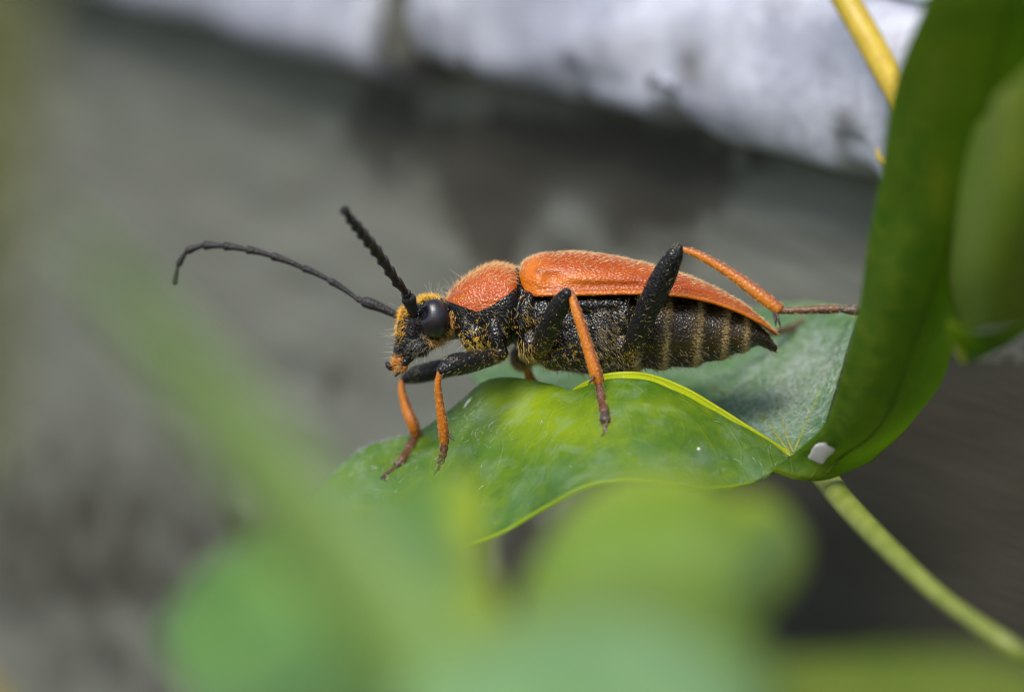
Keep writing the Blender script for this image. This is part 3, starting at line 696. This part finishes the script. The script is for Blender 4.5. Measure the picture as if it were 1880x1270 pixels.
# ---- mouthparts
mp = empty('mouthparts', tuple(P(728, 665, 0)), parent=bug)
def mtube(name, pts, rads, m, flat=1.0):
    V, F = tube([P(*p) for p in pts], [R(r) for r in rads], [R(r) * flat for r in rads], n=16, sides=10); return obj(name, V, F, m, mp)
mtube('labrum', [(742, 652, -.02), (732, 662, -.02), (722, 668, -.02)], [7, 9, 6], M['orange_leg'], 2.0)
mtube('mandible', [(752, 655, -.06), (740, 668, -.055), (728, 673, -.03)], [9, 7, 3], M['black'])
mtube('mandible', [(752, 655, .06), (740, 668, .055), (728, 673, .03)], [9, 7, 3], M['black'])
mtube('palp', [(728, 670, -.03), (720, 676, -.04), (714, 672, -.045), (711, 667, -.045)], [4, 5, 5.5, 4.5], M['antenna'])
mtube('palp', [(738, 668, -.05), (734, 678, -.06), (730, 684, -.065), (726, 690, -.065)], [6, 6, 4.5, 2], M['brown_leg'])
mtube('palp', [(744, 666, -.04), (742, 674, -.05), (736, 679, -.05), (731, 680, -.05)], [5, 7, 7, 5], M['orange_leg'])
mtube('palp', [(735, 668, .03), (729, 676, .04), (724, 682, .045)], [5, 5, 3.5], M['brown_leg'])
# ---- legs
HAIRSRC = []           # surfaces to plant hair on: (parent, V, F, kind)
def limb(name, leg, pts, rads, m, flat=1.0, n=30, kind=None, fl=None):
    rr = [R(r) for r in rads]; V, F = tube([P(*p) for p in pts], rr, [r * flat for r in rr], n=n, sides=18)
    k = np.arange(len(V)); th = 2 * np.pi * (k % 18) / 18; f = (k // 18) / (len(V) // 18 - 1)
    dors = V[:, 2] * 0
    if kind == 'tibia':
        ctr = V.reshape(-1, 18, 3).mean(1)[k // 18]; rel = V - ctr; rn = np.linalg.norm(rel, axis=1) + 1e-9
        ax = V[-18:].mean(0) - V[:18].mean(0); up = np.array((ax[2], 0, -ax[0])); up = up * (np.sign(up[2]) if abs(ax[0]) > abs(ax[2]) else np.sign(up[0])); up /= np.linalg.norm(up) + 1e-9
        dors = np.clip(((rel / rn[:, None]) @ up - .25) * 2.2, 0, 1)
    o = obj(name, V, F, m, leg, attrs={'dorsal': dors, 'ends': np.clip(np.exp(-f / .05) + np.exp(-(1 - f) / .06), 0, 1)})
    if kind: HAIRSRC.append((leg, V, F, kind))
    return o
def leg(femur, fr, tibia, tr, tarsus, tar, spurs=(), claws=(), tm='brown_leg', lm='dark_tarsus', tib='tibia'):
    L = empty('leg', tuple(P(*femur[0])), parent=bug)
    limb('femur', L, femur, [q * .93 for q in fr], M['black'], .85, kind='femur')
    limb('tibia', L, tibia, [q * .92 for q in tr], M[tib], .75, kind='tibia')
    k = len(tarsus) - 1
    for i in range(k):
        a, b_ = np.array(tarsus[i], float), np.array(tarsus[i + 1], float); r = tar[i]; last = i == k - 1
        pts = [tuple(a + (b_ - a) * f) for f in (.0, .35, .75, .97)]
        limb('tarsus_segment', L, pts, [r * .72, r * .82, r * 1.0, r * .92] if not last else [r * .5, r * .55, r * .7, r * .7], M[tm if i < max(1, k - 2) else lm], .8, 14, 'tarsus')
    for s in spurs: limb('spur', L, s, [2.6, 2.4, .8], M['dark_tarsus'], n=10)
    for c in claws: limb('claw', L, c, [2.4, 2.2, .7], M['dark_tarsus'], n=10)
    return L
def footy(px, py, lift=.008): return on(PERCH, px, py, lift)[1]
def FY(px, py, gap=.03): return on(PERCH, px, py, 0)[1] - gap
# near front
leg([(920, 652, -.2), (893, 658, -.27), (860, 665, -.34), (832, 670, -.39), (811, 680, -.42)], [13, 17, 21, 21, 12],
    [(808, 682, -.42), (804, 705, -.41), (808, 745, -.38), (814, 785, -.35), (816, 812, -.32)], [6, 6.5, 8.5, 10.5, 10],
    [(816, 812, -.32), (815, 826, -.31), (812, 838, -.30), (808, 848, -.29), (804, 862, -.27)], [8, 8, 8, 5],
    spurs=[[(824, 798, -.36), (829, 803, -.37), (834, 810, -.38)]], claws=[[(804, 862, -.27), (799, 866, -.28), (797, 873, -.28)]])
# far front
yf = footy(705, 878)
leg([(870, 662, .16), (820, 675, .22), (785, 683, .26), (760, 689, .28), (743, 696, .3)], [17, 19, 19, 17, 10],
    [(740, 697, .3), (737, 712, .3), (745, 745, .3), (758, 778, min(.29, FY(758, 800) - .02)), (764, 800, FY(764, 806))], [6.5, 7, 10, 12, 10],
    [(763, 800, FY(763, 806)), (751, 824, FY(751, 826)), (738, 846, FY(738, 848)), (728, 855, FY(728, 857)), (706, 872, yf)], [10, 9.5, 9, 6],
    spurs=[[(768, 786, FY(768, 806)), (772, 792, FY(772, 806)), (775, 799, FY(775, 806))]],
    claws=[[(706, 872, yf), (700, 878, yf - .01), (704, 888, yf - .02)], [(706, 872, yf), (706, 880, yf - .03), (714, 888, yf - .05)]], lm='dark_tarsus')
# near middle
ym = footy(1112, 798)
leg([(985, 652, -.18), (998, 625, -.27), (1015, 585, -.35), (1030, 556, -.4), (1042, 538, -.43)], [16, 20, 20, 18, 12],
    [(1048, 538, -.43), (1060, 575, -.44), (1077, 628, -.44), (1092, 678, -.44), (1099, 700, -.43)], [7, 10, 11, 12.5, 12],
    [(1099, 702, -.43), (1104, 733, min(-.44, FY(1104, 740, .02))), (1110, 757, FY(1110, 764, .02)), (1111, 773, FY(1111, 780, .02)), (1112, 797, ym)], [8.5, 9, 10.5, 6.5],
    spurs=[[(1090, 692, -.46), (1085, 699, -.47), (1080, 706, -.47)]],
    claws=[[(1112, 795, ym), (1106, 799, ym - .015), (1103, 807, ym - .02)], [(1112, 795, ym), (1120, 797, ym - .015), (1125, 803, ym - .02)]])
# near hind
leg([(1150, 655, -.2), (1165, 625, -.27), (1188, 570, -.34), (1215, 515, -.40), (1238, 470, -.45), (1248, 455, -.46)], [16, 20, 23, 24, 17, 9],
    [(1254, 457, -.46), (1285, 469, -.47), (1340, 501, -.48), (1395, 541, -.50), (1431, 568, -.51)], [5.5, 8, 10.5, 13, 12],
    [(1432, 571, -.51), (1543, 567, -.56), (1575, 571, -.58), (1600, 580, -.6)], [8, 9, 6],
    spurs=[[(1420, 574, -.53), (1424, 588, -.54), (1424, 598, -.54)], [(1424, 574, -.54), (1430, 589, -.55), (1433, 601, -.55)]])
# far middle
leg([(975, 640, .15), (963, 652, .24), (957, 664, .32), (964, 672, .36)], [22, 26, 20, 10],
    [(966, 674, .36), (972, 690, .38), (984, 712, .4), (996, 735, .42)], [8, 9, 10, 11],
    [(996, 735, .42), (1004, 750, .42), (1010, 765, .42), (1016, 780, .42)], [8, 8, 6])
# far hind
leg([(1150, 645, .2), (1190, 620, .32), (1235, 600, .42), (1255, 598, .45)], [18, 22, 19, 10],
    [(1255, 600, .45), (1300, 605, .55), (1355, 612, .68), (1400, 616, .78)], [7, 9, 10, 11],
    [(1400, 614, .78), (1442, 606, .9), (1458, 600, .96), (1474, 588, 1.02)], [8, 9, 9], tm='dark_tarsus', tib='brown_leg')

# ---- hair and pollen
def sample(V, F, n, wf, seed):
    """n random points on a mesh, weighted by area times wf(px, py, normal)"""
    r = np.random.default_rng(seed)
    T = np.array([(f[0], f[k], f[k + 1]) for f in F for k in range(1, len(f) - 1) if len(f) < 6])
    a, b_, c = V[T[:, 0]], V[T[:, 1]], V[T[:, 2]]; N = np.cross(b_ - a, c - a); A = np.linalg.norm(N, axis=1); N = N / (A[:, None] + 1e-15)
    x, y = topx((a + b_ + c) / 3); wgt = A * np.clip(wf(x, y, N), 0, None)
    if wgt.sum() <= 0: return None
    i = r.choice(len(T), n, p=wgt / wgt.sum()); s, q = r.random(n), r.random(n); k = s + q > 1; s[k], q[k] = 1 - s[k], 1 - q[k]
    p = a[i] + (b_ - a)[i] * s[:, None] + (c - a)[i] * q[:, None]
    return p, N[i]
def vis(N): return (N[:, 1] < .35) * 1.0
class Hair:
    def __init__(s): s.p = []; s.d = []; s.l = []; s.c = []; s.r = []
    def add(s, smp, flow, lift, lmin, lmax, col, cv=.3, jit=.3, rad=.0011, seed=0):
        if smp is None: return
        p, N = smp; n = len(p); r = np.random.default_rng(seed + n)
        fl = flow(p) if callable(flow) else np.tile(np.array(flow, float), (n, 1))
        fl = fl - N * np.sum(fl * N, 1)[:, None]
        d = fl + N * lift + r.normal(size=(n, 3)) * jit * .5
        s.p.append(p); s.d.append(d); s.l.append(r.uniform(lmin, lmax, n)); s.r.append(np.full(n, rad) * r.uniform(.7, 1.2, n))
        s.c.append(np.array(col) * r.uniform(1 - cv, 1 + cv, (n, 1)))
    def build(s, parent, name='hair', seed=3):
        if not s.p: return
        V, F, C = strands(np.vstack(s.p), np.vstack(s.d), np.concatenate(s.l), np.concatenate(s.r), np.vstack(s.c), .18, seed)
        return tag(obj(name, V, F, M['hair'], parent, attrs={'col': C}), kind='stuff')
GOLD, PALE, AMBER, SILV, ORA = (.62, .40, .10), (.72, .60, .38), (.60, .32, .03), (.45, .42, .36), (.62, .27, .08)
H = Hair()
bnd = lambda x: interp(x, [(805, 536), (820, 552), (848, 562), (875, 573), (900, 562), (925, 546), (950, 526)])
onp = lambda x, y: (y < bnd(x)) * (x > 814) * (x < 950)
H.add(sample(BV, BF, 950, lambda x, y, N: onp(x, y) * vis(N) * (.03 + np.clip(N[:, 2] - .25, 0, 1) ** 2 * 3), 1), (.8, 0, .1), .55, .018, .036, (.78, .50, .22), .3, .45, .0008, 1)
H.add(sample(BV, BF, 700, lambda x, y, N: onp(x, y) * vis(N), 2), (.8, 0, -.2), .3, .012, .03, (.68, .38, .16), .3, .4, .0008, 2)
# head: vertex, frons, ring behind and below the eye, long bristles
eye_r = lambda x, y: np.hypot((x - 798) / 25, (y - 584) / 34)
H.add(sample(BV, BF, 300, lambda x, y, N: blob(x, y, 785, 550, 20, 6) * vis(N) * (y < 560), 3), (-.4, -.2, .5), .7, .015, .035, (.95, .55, .05), .3, .5, .0009, 3)
H.add(sample(BV, BF, 430, lambda x, y, N: (blob(x, y, 740, 580, 8, 16) + .8 * blob(x, y, 737, 610, 7, 15)) * vis(N), 4), (-.5, -.3, -.3), .6, .012, .03, (.95, .48, .03), .3, .5, .0009, 4)
H.add(sample(BV, BF, 380, lambda x, y, N: np.exp(-((eye_r(x, y) - 1.3) / .16) ** 2) * (y > 570) * (x > 775) * vis(N), 5), lambda p: np.column_stack([p[:, 0] * 0 + .5, p[:, 0] * 0 - .3, p[:, 0] * 0 - .8]), .6, .018, .042, (.85, .46, .12), .3, .4, .0008, 5)
H.add(sample(BV, BF, 110, lambda x, y, N: (x < 862) * (x > 715) * (eye_r(x, y) > 1), 6), (-.2, -.2, .0), 1.3, .05, .095, (.55, .48, .36), .2, .5, .0009, 6)
H.add(sample(BV, BF, 500, lambda x, y, N: blob(x, y, 770, 640, 30, 22) * vis(N), 7), (-.5, 0, -.3), .4, .012, .03, (.2, .18, .15), .4, .5, .0009, 7)
# thorax sides
H.add(sample(BV, BF, 380, lambda x, y, N: (x > 838) * (x < 1010) * (y > 560) * vis(N), 8), (.4, 0, -.8), .35, .02, .045, (.36, .30, .16), .5, .5, .0007, 8)
H.add(sample(BV, BF, 650, lambda x, y, N: (blob(x, y, 872, 632, 16, 14) + .8 * blob(x, y, 975, 645, 22, 16) + .3 * blob(x, y, 966, 575, 6, 30)) * vis(N), 9), (.5, 0, -.9), .3, .02, .05, (.60, .42, .08), .4, .4, .0008, 9)
H.add(sample(BV, BF, 850, lambda x, y, N: (blob(x, y, 1112, 620, 22, 55) + .1 * blob(x, y, 1050, 620, 60, 60) + .04 * (x > 1000) * (x < 1180)) * (y > 548) * vis(N), 10), (.6, 0, -.7), .2, .014, .034, (.50, .40, .20), .5, .3, .00055, 10)
# abdomen: pale bands on the rear edge of each segment, dull hairs between
H.add(sample(BV, BF, 6500, lambda x, y, N: sum(np.exp(-((x - (s - 9) + (y - 610) * .08) / 6.0) ** 2) for s in SEG) * (x > 1150) * vis(N), 11), (.9, 0, -.25), .22, .009, .021, (.78, .58, .27), .4, .3, .0005, 11)
H.add(sample(BV, BF, 900, lambda x, y, N: (x > 1165) * (x < 1420) * vis(N), 12), (.9, 0, -.3), .25, .015, .035, (.16, .12, .06), .5, .3, .0007, 12)
H.add(sample(BV, BF, 700, lambda x, y, N: (y > 640) * (x > 930) * (N[:, 2] < -.3), 13), (.5, 0, -.4), .6, .02, .045, (.40, .32, .14), .4, .5, .001, 13)
H.build(body)
# elytra: short silky recumbent hairs
EVf = EV.reshape(-1, 3); n_, m_2 = EV.shape[:2]; I = np.arange(n_ * m_2).reshape(n_, m_2)
EF = np.stack([I[:-1, :-1], I[:-1, 1:], I[1:, 1:], I[1:, :-1]], -1).reshape(-1, 4)
t0 = np.cross(EVf[EF[:, 1]] - EVf[EF[:, 0]], EVf[EF[:, 2]] - EVf[EF[:, 0]])
if t0[:, 2].mean() < 0: EF = EF[:, ::-1]
H = Hair()
H.add(sample(EVf, EF.tolist(), 1800, lambda x, y, N: .35 + 1.6 * np.clip(N[:, 2], 0, 1), 20), (1, 0, -.22), .22, .010, .022, (.70, .30, .10), .4, .25, .0006, 20)
H.add(sample(EVf, EF.tolist(), 1000, lambda x, y, N: np.clip(N[:, 2], 0, 1) ** 2 + 2 * blob(x, y, 960, 490, 12, 20), 21), (1, 0, .1), .5, .012, .028, (.72, .55, .30), .3, .3, .0009, 21)
H.build(elyL)
E2f = EV2.reshape(-1, 3); H = Hair()
H.add(sample(E2f, EF[:, ::-1].tolist(), 1500, lambda x, y, N: (N[:, 2] > .4) * 1.0, 22), (1, 0, .1), .5, .012, .026, (.70, .50, .28), .3, .3, .0009, 22)
H.build(elyR)
# legs
bylegs = {}
for L, V, F, kind in HAIRSRC: bylegs.setdefault(L, []).append((V, F, kind))
for L, src in bylegs.items():
    H = Hair()
    for k, (V, F, kind) in enumerate(src):
        ax = V[-18:].mean(0) - V[:18].mean(0); ln = np.linalg.norm(ax); ax = ax / (ln + 1e-9)
        # outward normals need care: use distance from the axis
        def smp(n, wf, seed):
            p, N = sample(V, F, n, wf, seed); c = V.mean(0); rel = p - c; rad = rel - np.outer(rel @ ax, ax)
            N = np.where((np.sum(N * rad, 1) < 0)[:, None], -N, N); return p, N
        if kind == 'femur':
            H.add(smp(int(700 * ln / .4), lambda x, y, N: x * 0 + 1, k), ax, .25, .012, .024, (.05, .048, .046), .5, .3, .0009, k)
            H.add(smp(int(90 * ln / .4), lambda x, y, N: (np.abs(N[:, 2]) > .2) * 1.0, k + 50), ax + np.array((0, 0, -.6)), .45, .018, .04, (.45, .36, .16), .4, .4, .0009, k + 1)
        elif kind == 'tibia':
            H.add(smp(int(340 * ln / .4), lambda x, y, N: x * 0 + 1, k), ax, .4, .008, .018, (.8, .42, .12), .35, .3, .0009, k)
        else:
            H.add(smp(max(30, int(60 * ln / .1)), lambda x, y, N: x * 0 + 1, k), ax, .5, .010, .022, (.55, .40, .2), .4, .4, .0008, k)
    if L is list(bylegs)[4]:
        V, F, kind = src[0]; p, N = sample(V, F, 500, lambda x, y, N: x * 0 + 1, 90)
        H.add((p, (p - V.mean(0)) / .06), (.3, 0, -1), .2, .02, .045, (.75, .46, .08), .3, .35, .0009, 91)
    H.build(L)
H = Hair()
V, F = tube([P(742, 652, -.04), P(730, 664, -.045), P(735, 676, -.06)], [R(9)] * 3, n=10)
H.add(sample(V, F, 420, lambda x, y, N: x * 0 + 1, 60), (-.8, -.3, -.3), .5, .015, .035, (.66, .33, .08), .3, .5, .0011, 60)
H.build(mp)
# pollen grains
def pollen(parent, pts, N, seed, rmin=.0011, rmax=.0027):
    r = np.random.default_rng(seed); n = len(pts); rr = r.uniform(rmin, rmax, n)
    o = np.array([(1, 0, 0), (-1, 0, 0), (0, 1, 0), (0, -1, 0), (0, 0, 1), (0, 0, -1)], float)
    V = (pts[:, None] + N[:, None] * (rr * .6)[:, None, None] + o[None] * rr[:, None, None]).reshape(-1, 3)
    f = np.array([(0, 2, 4), (2, 1, 4), (1, 3, 4), (3, 0, 4), (2, 0, 5), (1, 2, 5), (3, 1, 5), (0, 3, 5)])
    F = (np.arange(n)[:, None, None] * 6 + f[None]).reshape(-1, 3).tolist()
    c = np.where(r.random((n, 1)) < .55, np.array((.85, .45, .008)), np.array((.75, .58, .12))) * r.uniform(.7, 1.1, (n, 1))
    tag(obj('pollen', V, F, M['pollen'], parent, attrs={'col': np.repeat(c, 6, 0)}), kind='stuff')
pw = lambda x, y, N: ((1.6 * blob(x, y, 873, 628, 15, 18) + .3 * blob(x, y, 868, 600, 22, 22) + .9 * blob(x, y, 912, 655, 12, 10) + .10 * blob(x, y, 925, 590, 40, 25) + .3 * blob(x, y, 742, 575, 7, 10) + .5 * blob(x, y, 740, 612, 6, 10)
      + .5 * blob(x, y, 778, 552, 14, 6) + 1.2 * blob(x, y, 1055, 645, 24, 16) + .9 * blob(x, y, 1010, 650, 14, 22) + .45 * blob(x, y, 1160, 620, 26, 50) + .9 * blob(x, y, 845, 548, 12, 5) + .3 * blob(x, y, 980, 600, 16, 26)
      + .03 * blob(x, y, 1300, 620, 90, 30) + .008 * (x > 830)) * vis(N) * (.06 + np.clip(np.sin(x * .21 + y * .11 + 1) * np.sin(y * .27 - x * .09) * 1.6 + np.sin(x * .5 + y * .4) * .35, 0, 1)))
p, N = sample(BV, BF, 2700, pw, 70); pollen(body, p, N, 71)
p, N = sample(EVf, EF.tolist(), 260, lambda x, y, N: .2 + blob(x, y, 985, 495, 40, 25), 72); pollen(elyL, p, N, 73, .001, .002)
for L, src in list(bylegs.items())[:4]:
    V, F, kind = src[0]
    p, N = sample(V, F, 170, lambda x, y, N: vis(N) * (.035 + 2 * blob(x, y, *topx(V[:18].mean(0)), 28, 28)), 74); N = p - V.mean(0); N /= np.linalg.norm(N, axis=1)[:, None]
    pollen(L, p, N * .2, 75)
